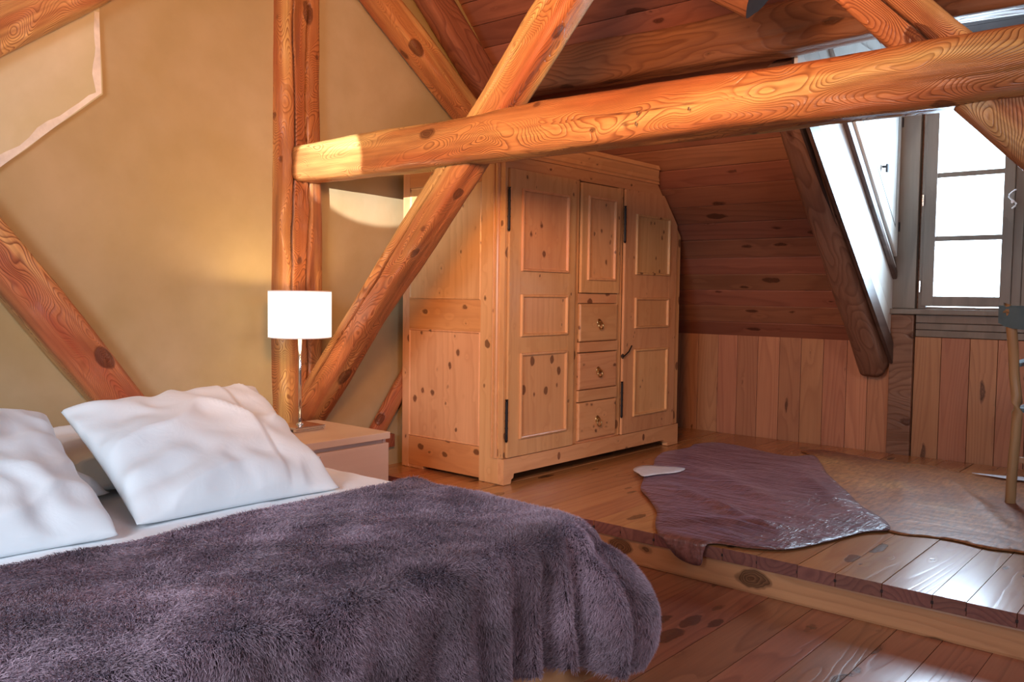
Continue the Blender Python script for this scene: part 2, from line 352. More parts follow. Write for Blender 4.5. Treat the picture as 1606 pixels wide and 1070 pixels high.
def timber(name, A, B, w, h, upv, mat, label, seed=0, wob=.012, rnd=.35, crack=None, seg=64, ns=56, taper=0, cat='beam', bow=0.0, kinks=None, group=None):
    """hewn timber from A to B; section w (across) by h (along upv); waney, slightly crooked, optional long drying crack"""
    A = Vector(A); B = Vector(B); L = (B-A).length; X = (B-A).normalized()
    Zv = (Vector(upv) - X*X.dot(Vector(upv))).normalized(); Yv = Zv.cross(X)
    bm = bmesh.new(); rings = []; dark = []
    for i in range(ns+1):
        s = i/ns; x = s*L
        oy = noise.noise(Vector((x*.9, seed*3.1, 0)))*wob*1.2
        oz = noise.noise(Vector((x*.9, seed*3.1, 7)))*wob*1.3 + bow*math.sin(PI*s)
        sc = 1 + .10*noise.noise(Vector((x*1.3, 5.5, seed))) - taper*s
        row = []
        for k in range(seg):
            t = 2*PI*k/seg; ct, st = math.cos(t), math.sin(t)
            p = 2/(rnd*1.6+.28)                     # superellipse exponent
            rad = (abs(ct)**p + abs(st)**p)**(-1/p)
            y = ct*rad*w/2; z = st*rad*h/2
            nz = noise.noise(Vector((x*2.2, ct*1.3+seed, st*1.3)))*wob + noise.noise(Vector((x*9, ct*4+seed, st*4)))*wob*.28
            q = Vector((0, ct, st)).normalized()*nz; dk = 0
            if crack:
                for (ang, wd, dp, s0, s1) in crack:
                    cc = ang + .16*noise.noise(Vector((x*1.7, seed, ang))) + .05*noise.noise(Vector((x*8, seed, ang)))
                    da = abs((t-cc+PI) % (2*PI) - PI)
                    if s0 < s < s1 and da < wd:
                        fade = min(1, (s-s0)*8, (s1-s)*8)
                        q -= Vector((0, ct, st))*dp*fade*(1-da/wd)**.7; dk = fade*min(1, 1.6*(1-da/wd))
            dark.append(dk)
            row.append(bm.verts.new((x, (y*sc+q.y+oy), (z*sc+q.z+oz))))
        rings.append(row)
    for a, b in zip(rings, rings[1:]):
        for k in range(seg): bm.faces.new((a[k], a[(k+1) % seg], b[(k+1) % seg], b[k]))
    bm.faces.new(rings[0][::-1]); bm.faces.new(rings[-1])
    bmesh.ops.recalc_face_normals(bm, faces=bm.faces)
    me = bpy.data.meshes.new(name); bm.to_mesh(me); bm.free()
    me.attributes.new('crack', 'FLOAT', 'POINT').data.foreach_set('value', dark)
    me.polygons.foreach_set('use_smooth', [True]*(len(me.polygons)-2)+[False]*2)
    me.materials.append(mat)
    o = bpy.data.objects.new(name, me); COL.objects.link(o)
    o.matrix_world = Matrix(((X.x, Yv.x, Zv.x, A.x), (X.y, Yv.y, Zv.y, A.y), (X.z, Yv.z, Zv.z, A.z), (0, 0, 0, 1)))
    return tag(o, label, cat, group)

XL, XR, YN = -3.78, 2.2, -2.0                       # left wall, right wall, near wall
PY = 3.14                                           # front edge of the raised platform
PZ = .16
YR, ZR = 2.66, roof_z(2.66)                         # ridge
NZ = 2.15                                           # eaves of the near slope

# ------------------------------------------------------------------ floor and platform
fl = boxes('floor', [(XL-.1, XR+.1, YN-.1, RY+.1, -.12, -.03)], M['dark'], bev=0); tag(fl, kind='structure')
seams = [-1.976, -1.82, -1.66, -1.52, -1.374, -1.201, -1.05, -.90, -.752, -.60, -.45, -.29, -.12]
x = seams[0]
while x > XL + .2: x -= random.uniform(.15, .19); seams.insert(0, x)
seams[0] = XL
x = seams[-1]
while x < XR - .2: x += random.uniform(.15, .19); seams.append(x)
seams[-1] = XR
for a, b in zip(seams, seams[1:]):
    dz = random.uniform(-.0015, .0015)
    boxes('plank', [(a+.0012, b-.0012, YN, PY+.1, -.03, 0+dz)], M['floor'], fl, 0)

pf = empty('platform', (-1, PY, 0), 'raised wooden platform carrying the wardrobe, its front edge a pale squared beam', 'platform')
timb = bmesh.new(); box(timb, XL+.01, XR, PY+.02, PY+.16, -.002, .108, .012)
for v in timb.verts: v.co.y += noise.noise(v.co*2)*.004
put('edge_beam', timb, M['edge_beam'], pf)
seams = [-1.563, -1.416, -1.254, -1.112, -.949, -.784, -.678, -.53, -.38]
x = seams[0]
while x > XL + .2: x -= random.uniform(.13, .17); seams.insert(0, x)
seams[0] = XL
x = seams[-1]
while x < XR - .2: x += random.uniform(.13, .17); seams.append(x)
seams[-1] = XR
for a, b in zip(seams, seams[1:]):
    dz = random.uniform(-.0015, .0015); dy = random.uniform(-.004, .004)
    o = boxes('plank', [(a+.0013, b-.0013, PY+dy, RY-.03, .11, PZ+dz)], M['platform'], pf, 0)
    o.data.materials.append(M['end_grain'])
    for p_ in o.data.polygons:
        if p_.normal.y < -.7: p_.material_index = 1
    boxes('tongue', [(b-.004, b+.004, PY+dy-.002, PY+.02, .128, .138)], M['dark'], pf, 0)

# ------------------------------------------------------------------ walls
bm = bmesh.new()
prism(bm, [(XL, YN, -.1), (XL, RY+.1, -.1), (XL, RY+.1, RZ-.1), (XL, YR, ZR+.1), (XL, YN, NZ+.1)], (-.12, 0, 0))
bmesh.ops.triangulate(bm, faces=bm.faces)
wl = put('wall_left', bm, M['plaster']); tag(wl, 'ochre plaster gable wall behind the bed', kind='structure')
# thicker old plaster field in the upper left with its worn pale edge
poly = [(.6, 1.2), (1.315, 1.633), (1.707, 1.987), (1.701, 2.36), (1.60, 2.55), (.6, 1.7)]
pp = []
for (a, b), (c, d) in zip(poly, poly[1:]+poly[:1]):
    for k in range(8): pp.append((a+(c-a)*k/8, b+(d-b)*k/8))
pp = [(y+noise.noise(Vector((y*5, z*5, 1)))*.008, z+noise.noise(Vector((y*5, z*5, 9)))*.008) for y, z in pp]
bm = bmesh.new()
prism(bm, [(XL-.01, y, z) for y, z in pp], (.035, 0, 0))
pf_ = put('raised_plaster', bm, M['plaster_pale'], wl); tag(pf_, 'paler raised plaster field with a sharp worn edge')
edge = [(1.225, 1.55), (1.315, 1.633), (1.707, 1.987), (1.701, 2.36)]
bm = bmesh.new(); ins = .05
outer = []; inner = []
for i, ((a, b), (c, d)) in enumerate(zip(edge, edge[1:])):
    for k in range(10):
        y, z = a+(c-a)*k/10, b+(d-b)*k/10
        L_ = math.hypot(c-a, d-b); ny, nz = -(d-b)/L_, (c-a)/L_
        wv = ins*(.45+.75*abs(noise.noise(Vector((y*7, z*7, 2)))))
        outer.append((XL+.0262, y+ny*.003, z+nz*.003)); inner.append((XL+.0262, y+ny*wv, z+nz*wv))
vo = [bm.verts.new(p) for p in outer]; vi = [bm.verts.new(p) for p in inner]
for i in range(len(vo)-1): bm.faces.new((vo[i], vo[i+1], vi[i+1], vi[i]))
r = bmesh.ops.extrude_face_region(bm, geom=bm.faces[:]); bmesh.ops.translate(bm, verts=[g for g in r['geom'] if isinstance(g, bmesh.types.BMVert)], vec=(-.003, 0, 0))
put('worn_edge', bm, M['plaster_edge'], wl)

# far knee wall with upright boards
wb = boxes('wall_far', [(XL-.1, -1.64, RY+.03, RY+.14, -.1, RZ+.08), (-1.64, -1.05, RY+.03, RY+.14, -.1, 1.08), (-1.05, XR+.1, RY+.03, RY+.14, -.1, RZ+.08),
    (-1.80, -1.62, RY+.03, RY+.14, RZ, 2.9), (-1.07, -.5, RY+.03, RY+.14, RZ, 2.9), (-1.64, -1.05, RY+.03, RY+.14, 2.42, 2.9)], M['timber_grey'], bev=0)
tag(wb, kind='structure')
seams = [-2.999, -2.846, -2.688, -2.526, -2.37, -2.214, -2.055, -1.917, -1.776]
while seams[0] > XL+.2: seams.insert(0, seams[0]-random.uniform(.14, .17))
seams[0] = XL+.001
for a, b in zip(seams, seams[1:]):
    boxes('board', [(a+.0015, b-.0015, RY, RY+.028, PZ-.02, RZ+random.uniform(-.006, .002))], M['wains'], wb, .002)
seams = [-1.632, -1.474, -1.311, -1.158, -1.0, -.85, -.69, -.53]
while seams[-1] < XR-.2: seams.append(seams[-1]+random.uniform(.14, .17))
seams[-1] = XR
for i, (a, b) in enumerate(zip(seams, seams[1:])):
    boxes('board', [(a+.0015, b-.0015, RY+.002, RY+.028, PZ-.02, .92 if i < 7 else RZ)], M['wains'], wb, .002)
for z0, z1 in ((.924, .965), (.969, 1.008), (1.012, 1.062)):
    boxes('board', [(-1.628, -.5, RY-.004, RY+.028, z0, z1)], M['win_wood'], wb, .002)
boxes('corner_stud', [(-1.776, -1.634, RY-.03, RY+.02, PZ-.02, 1.06)], M['timber_grey'], wb, .006)
boxes('corner_stud', [(-1.776, -1.634, RY-.02, RY+.03, 1.10, 2.9)], M['win_wood'], wb, .005)
boxes('plank', [(-1.05, -.5, RY, RY+.028, 1.10, 2.75)], M['win_wood'], wb, .004)

# right and near walls (outside the picture), near slope and far slope of the roof
bm = bmesh.new(); prism(bm, [(XR, YN, -.1), (XR, RY+.1, -.1), (XR, RY+.1, RZ-.1), (XR, YR, ZR+.1), (XR, YN, NZ+.1)], (.12, 0, 0))
tag(put('wall_right', bm, M['plaster']), kind='structure')
tag(boxes('wall_near', [(XL-.1, XR+.1, YN-.12, YN, -.1, NZ+.05)], M['plaster'], bev=0), kind='structure')
bm = bmesh.new(); prism(bm, [(XL-.1, YN-.1, NZ+.0), (XL-.1, YR, ZR+.03), (XL-.1, YR, ZR+.12), (XL-.1, YN-.1, NZ+.12)], (XR-XL+.2, 0, 0))
tag(put('ceiling_near', bm, M['ceil']), kind='structure')
DY = 4.16; DX0, DX1 = -1.79, -.5                    # dormer opening
bm = bmesh.new()
def slab(x0, x1, y0, y1):
    prism(bm, [(x0, y0, roof_z(y0)+.03), (x0, y1, roof_z(y1)+.03), (x0, y1, roof_z(y1)+.12), (x0, y0, roof_z(y0)+.12)], (x1-x0, 0, 0))
slab(XL-.1, XR+.1, YR, DY); slab(XL-.1, DX0, DY, RY+.12); slab(DX1, XR+.1, DY, RY+.12)
cl = put('ceiling', bm, M['dark']); tag(cl, kind='structure')
n = 0; y = RY+.02
while y > YR + .02:
    wd = random.uniform(.095, .115); y1 = max(YR, y-wd)
    spans = [(XL+.002, XR-.002)] if y < DY + .06 else [(XL+.002, DX0+.0), (DX1, XR-.002)]
    for a, b in spans:
        bm = bmesh.new(); lift = random.uniform(-.002, .002)
        g = .0015
        o3 = RN*(-.002+lift); o4 = RN*.034
        P = [Vector((a, y-g, roof_z(y-g))), Vector((a, y1+g, roof_z(y1+g)))]
        prism(bm, [P[0]+o3, P[1]+o3, P[1]+o4, P[0]+o4], (b-a, 0, 0))
        bmesh.ops.bevel(bm, geom=[e for e in bm.edges if abs((e.verts[0].co-e.verts[1].co).x) > .5], offset=.003, segments=1, affect='EDGES')
        put('board', bm, M['ceil'], cl)
    y = y1
# dormer ceiling and its two cheeks
dc = boxes('ceiling_dormer', [(DX0-.1, DX1+.1, DY-.05, RY+.12, 2.72, 2.8)], M['timber_grey'], bev=0); tag(dc, kind='structure')
for k in range(8):
    y0 = DY + k*(RY-DY)/8
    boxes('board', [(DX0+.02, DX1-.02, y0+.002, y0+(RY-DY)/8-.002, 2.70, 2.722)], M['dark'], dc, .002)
XC = -1.773
def cheek_line(off):                                # (y,z) line parallel to the rafter, raised by off in z
    return lambda y: .868 + .862*(5.838-y) + off
bm = bmesh.new(); LN = cheek_line(-.12)
prism(bm, [(XC-.03, RY+.02, LN(RY+.02)), (XC-.03, RY+.02, 2.74), (XC-.03, DY+.08, 2.74), (XC-.03, DY+.08, LN(DY+.08))], (.012, 0, 0))
ck = put('wall_dormer_left', bm, M['dark']); tag(ck, 'pale triangular cheek of the dormer', kind='structure')
# pale boards of the cheek follow the roof pitch
a = 0.0; offs = [0.0, .20, .41, .60, .82, 1.02, 1.24, 1.5, 1.9]
for o0, o1 in zip(offs, offs[1:]):
    bm = bmesh.new(); l0 = cheek_line(o0+.0015); l1 = cheek_line(o1-.0015)
    pts = []
    # clip the sloping strip against the dormer ceiling height and window wall
    ys = [DY+.08 + k*(RY-.002-(DY+.08))/24 for k in range(25)]
    lo = [(yy, min(l0(yy), 2.70)) for yy in ys]; hi = [(yy, min(l1(yy), 2.70)) for yy in ys]
    keep = [i for i in range(25) if hi[i][1]-lo[i][1] > 1e-4]
    if len(keep) < 2: bm.free(); continue
    i0, i1 = keep[0], keep[-1]
    P = [(XC-.018, *lo[i]) for i in range(i0, i1+1)] + [(XC-.018, *hi[i]) for i in range(i1, i0-1, -1)]
    Q = []
    for p in P:
        if not Q or (Vector(p)-Vector(Q[-1])).length > 1e-4: Q.append(p)
    prism(bm, Q, (.018, 0, 0))
    put('board', bm, M['cheek'], ck)
bm = bmesh.new(); prism(bm, [(DX1, RY, RZ), (DX1, RY, 2.74), (DX1, DY, 2.74)], (.02, 0, 0))
tag(put('wall_dormer_right', bm, M['cheek']), kind='structure')
# dark trim running down beside the rafter
bm = bmesh.new(); A_, B_ = cheek_line(-.12), cheek_line(.02)
prism(bm, [(XC, DY+.08, A_(DY+.08)), (XC, RY-.02, A_(RY-.02)), (XC, RY-.02, B_(RY-.02)), (XC, DY+.08, B_(DY+.08))], (.022, 0, 0))
bmesh.ops.bevel(bm, geom=bm.edges[:], offset=.004, segments=2, affect='EDGES')
put('trim', bm, M['dark_trim'], ck)

# triangular cupboard door let into the dormer cheek
def yz_prism(name, pts, x0, th, mat, parent, bev=.003):
    bm = bmesh.new(); prism(bm, [(x0, y_, z_) for y_, z_ in pts], (th, 0, 0))
    if bev: bmesh.ops.bevel(bm, geom=bm.edges[:], offset=bev, segments=2, affect='EDGES')
    return put(name, bm, mat, parent)
dr = empty('door_1', (XC, 5.5, 1.4), 'triangular pale hatch door in the dormer cheek beside the window', kind='structure')
slope = .862
def strip(z_at_end, w0, w1, yend=5.85, ytop=4.80):  # sloping strip between two offsets above the point (yend, z_at_end)
    f = lambda y, o: z_at_end + slope*(yend-y) + o
    return [(yend, f(yend, w0)), (yend, f(yend, w1)), (ytop, f(ytop, w1)), (ytop, f(ytop, w0))]
yz_prism('frame_rail', strip(1.285, 0, .05), XC, .028, M['dark_trim'], dr)
yz_prism('pale_rail', strip(1.345, 0, .028), XC, .020, M['cheek'], dr)
yz_prism('black_gap', strip(1.378, 0, .030), XC, .012, M['blackmetal'], dr)
f = lambda y: 1.43+slope*(5.85-y)
yt = 5.85-(2.55-1.43)/slope
yz_prism('door_leaf', [(5.85, 1.43), (5.85, 2.60), (yt-.05, 2.60), (yt-.05, f(yt-.05))], XC, .024, M['cheek'], dr)
g_ = lambda y: 1.60+slope*(5.79-y)
yz_prism('groove', [(5.785, 1.63), (5.793, 1.62), (5.793, 2.45), (5.785, 2.45)], XC+.0235, .0012, M['blackmetal'], dr, 0)
yz_prism('groove', [(5.793, 1.612), (5.793, 1.622), (4.90, 1.622+slope*.893), (4.90, 1.612+slope*.893)], XC+.0235, .0012, M['blackmetal'], dr, 0)
bm = bmesh.new(); cyl(bm, (XC+.02, 5.505, 1.96), (XC+.055, 5.505, 1.96), .007); box(bm, XC+.045, XC+.058, 5.492, 5.518, 1.925, 1.975, .004)
put('latch', bm, M['blackmetal'], dr)
for zz in (1.62, 2.28):
    bm = bmesh.new(); cyl(bm, (XC+.028, 5.853, zz-.03), (XC+.028, 5.853, zz+.03), .006, seg=10); put('hinge', bm, M['iron'], dr)

# ------------------------------------------------------------------ dormer window
wn = empty('window_1', (-1.345, RY, 1.1), 'three-paned dormer window with grey-brown wooden sash', kind='structure')
x0, x1, z0, z1 = -1.618, -1.08, 1.10, 2.42
boxes('window_frame', [(x0, x0+.045, RY-.01, RY+.09, z0, z1), (x1-.02, x1+.03, RY-.01, RY+.09, z0, z1), (x0, x1, RY-.01, RY+.09, z1-.02, z1+.04), (x0, x1, RY+.005, RY+.09, z0-.02, z0+.012)], M['win_wood'], wn, .004)
boxes('sash', [(-1.598, -1.528, RY-.022, RY+.03, 1.118, 2.40), (-1.160, -1.100, RY-.022, RY+.03, 1.118, 2.40), (-1.53, -1.158, RY-.02, RY+.03, 1.118, 1.180), (-1.53, -1.158, RY-.02, RY+.03, 2.34, 2.40)], M['win_wood'], wn, .005)
for zc in (1.538, 1.930): boxes('muntin', [(-1.53, -1.158, RY-.016, RY+.026, zc-.016, zc+.016)], M['win_wood'], wn, .004)
for za, zb in ((1.18, 1.522), (1.554, 1.914), (1.946, 2.34)): boxes('pane', [(-1.53, -1.158, RY+.004, RY+.008, za, zb)], M['glass'], wn, 0)
boxes('window_sill', [(-1.776, -.5, RY-.06, RY+.03, 1.064, 1.098)], M['win_wood'], wn, .005)
for zz in (1.24, 1.78):
    bm = bmesh.new(); cyl(bm, (-1.606, RY-.028, zz-.035), (-1.606, RY-.028, zz+.035), .007, seg=10); put('hinge', bm, M['chrome'], wn)
bm = bmesh.new()
tube(bm, [(-1.105+.02*math.sin(k*.9), RY-.05-.01*math.cos(k), 1.70+.014*k) for k in range(9)], .005, 8)
cyl(bm, (-1.11, RY-.02, 1.74), (-1.105, RY-.055, 1.74), .008, seg=10)
put('window_handle', bm, M['white_metal'], wn)

# ------------------------------------------------------------------ timbers
timber('timber_post', (-3.82, 2.695, -.0), (-3.82, 2.695, ZR-.05), .265, .24, (1, 0, 0), M['timber'],
       'upright old timber post with a long crack, against the plaster wall beside the lamp', 1, .006, .04, crack=[(PI*.57, .065, .07, .02, .98), (PI*.36, .04, .02, .2, .7)], seg=180, ns=160, cat='post')
timber('tie_beam', (-3.69, 2.715, 1.802), (XR-.01, 2.72, 1.80), .19, .186, (0, 0, 1), M['timber'],
       'long crooked horizontal tie beam crossing the whole room above the wardrobe', 2, .010, .10, crack=[(PI*1.0, .035, .02, .25, .42), (PI*1.1, .03, .02, .5, .66)], seg=150, ns=260)
timber('diagonal_brace', (-3.75, 2.765, .53), (-1.70, 2.765, 2.76), .15, .165, (-1, 0, .95), M['timber'],
       'diagonal brace rising from the post foot behind the lamp, passing behind the tie beam', 3, .007, .08, crack=[(PI*.93, .06, .05, .03, .97)], seg=160, ns=150)
timber('diagonal_brace', (-1.45, 2.765, 2.62), (.62, 2.765, .50), .16, .17, (1, 0, .95), M['timber'],
       'diagonal brace crossing the right end of the tie beam in front of the dormer window', 4, .008, .08, crack=[(PI*1.0, .05, .03, .1, .45)], seg=140, ns=70)
timber('wall_brace', (-3.76, 1.02, 1.63), (-3.76, 2.02, .33), .16, .195, (0, 1, .72), M['timber'],
       'diagonal wall brace rising left behind the bed pillows', 6, .005, .05, crack=[(PI*.03, .04, .015, .15, .5)], seg=120, ns=60)
timber('wall_rafter', (-3.74, .85, 1.835), (-3.74, 2.56, 3.135), .16, .21, (0, -.75, 1), M['timber'],
       'sloping timber in the upper left corner above the pale plaster field', 7, .006, .08, crack=[(PI*.05, .06, .04, .05, .95)], seg=120, ns=50)
timber('roof_strut', (-3.66, 2.62, 3.14), (-3.66, 4.10, 2.06), .15, .15, (0, .73, 1), M['timber'],
       'sloping orange roof strut descending to the tie beam, nearest the post', 8, .006, .05, seg=48, ns=50)
timber('wall_rafter', (-3.70, 2.70, 3.665), (-3.70, 5.6, 1.075), .13, .20, (0, .9, 1), M['timber_dark'],
       'dark rafter against the gable wall behind the roof strut', 9, .006, .05, seg=48, ns=50)
timber('roof_purlin', (-3.76, 4.14, 2.475), (XR-.01, 4.14, 2.455), .17, .225, (0, 0, 1), M['timber_dark'],
       'heavy dark purlin carrying the ceiling boards, above the wardrobe', 10, .012, .08, crack=[(PI*1.08, .07, .015, .2, .7)], seg=64, ns=110)
timber('dormer_rafter', (-1.865, 4.25, 2.305), (-1.865, 5.845, .735), .17, .22, (0, 1, 1), M['timber_grey'],
       'sloping rafter with a rounded edge ending at the wainscot beside the dormer', 11, .006, .22, seg=64, ns=70)
timber('roof_log', (-2.35, 2.92, 2.88), (-1.40, 3.0, 2.25), .19, .17, (0, 1, 0), M['timber_dark'],
       'blunt log end hanging at the top of the picture above the tie beam', 12, .01, .8, seg=40, ns=24)
log_ = bpy.data.objects['roof_log']; log_.data.materials.append(M['dark'])
for p_ in log_.data.polygons[-2:]: p_.material_index = 1
timber('small_brace', (-3.745, 3.10, .20), (-3.745, 3.60, .88), .06, .10, (0, -1, .9), M['timber'],
       'short wall brace between the nightstand and the wardrobe', 13, .005, .2, seg=32, ns=20)
tr = boxes('trim_1', [(XL, XL+.04, 2.83, 3.36, .27, .345)], M['timber_dark'], bev=.004); tag(tr, 'dark wall rail low between nightstand and wardrobe', kind='structure')
# small nails on the tie beam
for i, (xx, zz) in enumerate(((-1.66, 1.80), (-1.665, 1.765), (-1.46, 1.79))):
    bm = bmesh.new(); cyl(bm, (xx, 2.64, zz), (xx+.004, 2.60, zz-.004), .003, seg=8); cyl(bm, (xx+.004, 2.60, zz-.004), (xx+.004, 2.597, zz-.014), .003, seg=8)
    tag(put('nail', bm, M['chrome']), ('upper of two bright nails one above the other in the tie beam', 'lower of two bright nails one above the other in the tie beam', 'single bright nail in the tie beam, right of the pair')[i], 'nail', 'nails in the tie beam')

# ------------------------------------------------------------------ wardrobe
WX, WB, WY0, WY1 = -2.94, -3.71, 3.386, 5.185
wd = empty('wardrobe', (-3.3, 4.28, PZ), 'large knotty pine wardrobe with two panelled doors, small door and three drawers', 'wardrobe')
def wput(name, bm, mat, parent=wd, smooth=False):
    clip_roof(bm, .035)
    return put(name, bm, mat, parent, smooth)
def wboxes(name, lst, mat, parent=wd, bev=.003):
    bm = bmesh.new()
    for b in lst: box(bm, *b, bev=bev)
    return wput(name, bm, mat, parent)
def front(u, v, d): return Vector((WX+d, u, v))
def side(u, v, d): return Vector((u, WY0-d, v))
def panel(bm, f, u0, u1, v0, v1, prof):
    rings = []
    for ins, d in prof:
        rings.append([bm.verts.new(f(a, b, d)) for a, b in ((u0+ins, v0+ins), (u1-ins, v0+ins), (u1-ins, v1-ins), (u0+ins, v1-ins))])
    for A, B in zip(rings, rings[1:]):
        for i in range(4): bm.faces.new((A[i], A[(i+1) % 4], B[(i+1) % 4], B[i]))
    bm.faces.new(rings[-1])
# carcass: back, top, far side, bottom, inner face
wboxes('carcass', [(WB, WX-.03, WY0+.012, WY1-.012, .30, 1.86), (WB, WX-.02, WY1-.02, WY1, PZ+.03, 1.9)], M['pine_z'])
# near side: stiles, rails
wboxes('corner_post', [(-3.105, WX-.0302, WY0, WY0+.03, .162, 1.875)], M['pine_z'])
wboxes('side_stile', [(WB, -3.655, WY0, WY0+.03, .162, 1.875)], M['pine_z'])
for za, zb in ((1.75, 1.875), (.957, 1.125), (.178, .343)): wboxes('side_rail', [(-3.655, -3.105, WY0, WY0+.03, za, zb)], M['pine_x'])
bm = bmesh.new()
panel(bm, side, -3.655, -3.105, 1.125, 1.75, [(0, -.002), (.006, .004), (.014, -.004), (.018, -.012), (.03, -.012)])
wput('side_panel', bm, M['pine_z'])
bm = bmesh.new()
panel(bm, side, -3.655, -3.105, .343, .957, [(0, -.002), (.006, .004), (.014, -.004), (.018, -.012), (.03, -.012)])
wput('side_panel', bm, M['pine_z'])
for q in (-3.50, -3.375, -3.25):                    # glued-up boards of the side panels: fine joints
    boxes('board_joint', [(q-.0012, q+.0012, WY0+.0112, WY0+.0125, .38, .92)], M['timber_dark'], wd, 0)
    boxes('board_joint', [(q+.03, q+.032, WY0+.0112, WY0+.0125, 1.16, 1.71)], M['timber_dark'], wd, 0)
bm = bmesh.new()                                    # rounded strip down the near corner
cyl(bm, (WX-.045, WY0-.003, .30), (WX-.045, WY0-.003, 1.87), .011, seg=12); cyl(bm, (WX-.075, WY0-.001, .30), (WX-.075, WY0-.001, 1.87), .006, seg=10)
wput('corner_bead', bm, M['pine_z'], smooth=False)
# front face frame
FX0, FX1 = WX-.03, WX-.006
wboxes('face_frame', [(FX0, WX, WY0, 3.408, .30, 1.81), (FX0, FX1, 3.988, 4.040, .30, 1.81), (FX0, FX1, 4.438, 4.490, .30, 1.81), (FX0, WX, 5.122, WY1, .30, 1.81)], M['pine_z'])
for bx in ((FX0, WX-.002, WY0, WY1, 1.808, 1.875), (FX0, FX1, 4.04, 4.438, 1.112, 1.168), (FX0, FX1+.014, 4.04, 4.438, .828, .886), (FX0, FX1+.014, 4.04, 4.438, .540, .606), (FX0, FX1, 4.04, 4.438, .298, .312)):
    wboxes('face_rail', [bx], M['pine_y'])
# skirt and feet
bm = bmesh.new()
pts = [(WY0, .298), (WY1, .298), (WY1, .162), (5.055, .162), (5.05, .185), (5.02, .19), (5.0, .207), (3.47, .213), (3.465, .19), (3.45, .185), (3.445, .162), (WY0, .162)]
prism(bm, [(WX-.03, a, b) for a, b in pts], (.04, 0, 0)); wput('skirt', bm, M['pine_y'])
for bx in ((WB, WB+.17, WY0+.005, WY0+.07, .161, .30), (-3.08, WX-.01, WY0+.004, WY0+.07, .161, .30), (WB, WB+.1, WY1-.08, WY1-.005, .161, .30), (-3.04, WX-.01, WY1-.08, WY1-.005, .161, .30)):
    wboxes('foot', [bx], M['pine_z'])
# cornice: stepped moulding round front and near side
bm = bmesh.new()
prof = [(0, 1.872), (.012, 1.872), (.014, 1.885), (.022, 1.892), (.026, 1.912), (.045, 1.938), (.050, 1.948), (.062, 1.953), (.064, 1.975), (.0, 1.978)]
A = [(WX+d, WY0-d, z) for d, z in prof]; B = [(WX+d, WY1, z) for d, z in prof]; C = [(WB, WY0-d, z) for d, z in prof]
vA = [bm.verts.new(p) for p in A]; vB = [bm.verts.new(p) for p in B]; vC = [bm.verts.new(p) for p in C]
for i in range(len(A)-1):
    bm.faces.new((vA[i], vB[i], vB[i+1], vA[i+1])); bm.faces.new((vC[i], vA[i], vA[i+1], vC[i+1]))
bm.faces.new(vB); bm.faces.new(vC)
D0 = bm.verts.new((WB, WY1, 1.978)); bm.faces.new((vC[-1], vA[-1], vB[-1], D0))
D1 = bm.verts.new((WB, WY1, 1.872)); bm.faces.new((vC[0], vA[0], vB[0], D1))
wput('cornice', bm, M['pine_y'])

MP = [(0, -.002), (.0015, .010), (.008, .012), (.013, .010), (.016, -.003), (.020, -.005), (.023, -.019), (.031, -.019), (.035, -.015), (.056, -.003), (.060, -.003)]
def door(y0, y1, z0, z1, panels, hinges, hx):
    bm = bmesh.new(); pv = sorted(panels, key=lambda p: p[2])
    a, b = pv[0][0], pv[0][1]
    xs0, xs1 = WX-.006, WX+.012
    box(bm, xs0, xs1, y0, a, z0, z1, .003); box(bm, xs0, xs1, b, y1, z0, z1, .003)
    z = z0
    for p in pv + [(a, b, z1, z1)]:
        if p[2]-z > .004: box(bm, xs0, xs1-.0006, a-.001, b+.001, z, p[2], .001)
        z = p[3]
    d = wput('door', bm, M['pine_z'])
    for p in panels:
        bm = bmesh.new(); panel(bm, lambda u, v, dd: Vector((WX+.012+dd, u, v)), p[0], p[1], p[2], p[3], MP)
        wput('door_panel', bm, M['pine_z'], d)
    for hz in hinges:
        bm = bmesh.new()
        cyl(bm, (WX+.016, hx, hz), (WX+.016, hx, hz+.20), .0075, seg=12)
        for q in (-.012, .2): cyl(bm, (WX+.016, hx, hz+q), (WX+.016, hx, hz+q+.012), .005, .009, seg=10)
        for q in (.06, .10, .14): cyl(bm, (WX+.016, hx, hz+q), (WX+.016, hx, hz+q+.004), .0095, seg=12)
        put('hinge', bm, M['iron'], d)
    return d
door(3.411, 3.985, .302, 1.806, [(3.505, 3.915, .392, .848), (3.505, 3.915, .935, 1.158), (3.505, 3.915, 1.28, 1.712)], (.40, 1.495), 3.398)
door(4.043, 4.435, 1.172, 1.800, [(4.10, 4.385, 1.245, 1.73)], (), 0)
door(4.493, 5.119, .301, 1.806, [(4.612, 5.018, .402, .824), (4.612, 5.018, .955, 1.147), (4.612, 5.018, 1.29, 1.665)], (.42, 1.49), 4.480)
for (z0, z1) in ((.890, 1.108), (.610, .822), (.314, .534)):
    bm = bmesh.new(); panel(bm, lambda u, v, dd: Vector((WX+dd, u, v)), 4.046, 4.432, z0, z1, [(0, -.03), (0, .002), (.005, .007), (.012, .008)])
    dd = wput('drawer', bm, M['pine_y'])
    zc = (z0+z1)/2 - .01
    bm = bmesh.new()
    cyl(bm, (WX+.008, 4.235, zc+.01), (WX+.012, 4.235, zc+.01), .022, .018, seg=20); cyl(bm, (WX+.010, 4.235, zc+.012), (WX+.024, 4.235, zc+.012), .008, .006, seg=12)
    ring(bm, (WX+.022, 4.235, zc-.008), (1, 0, .15), .022, .0035)
    put('ring_pull', bm, M['brass'], dd)
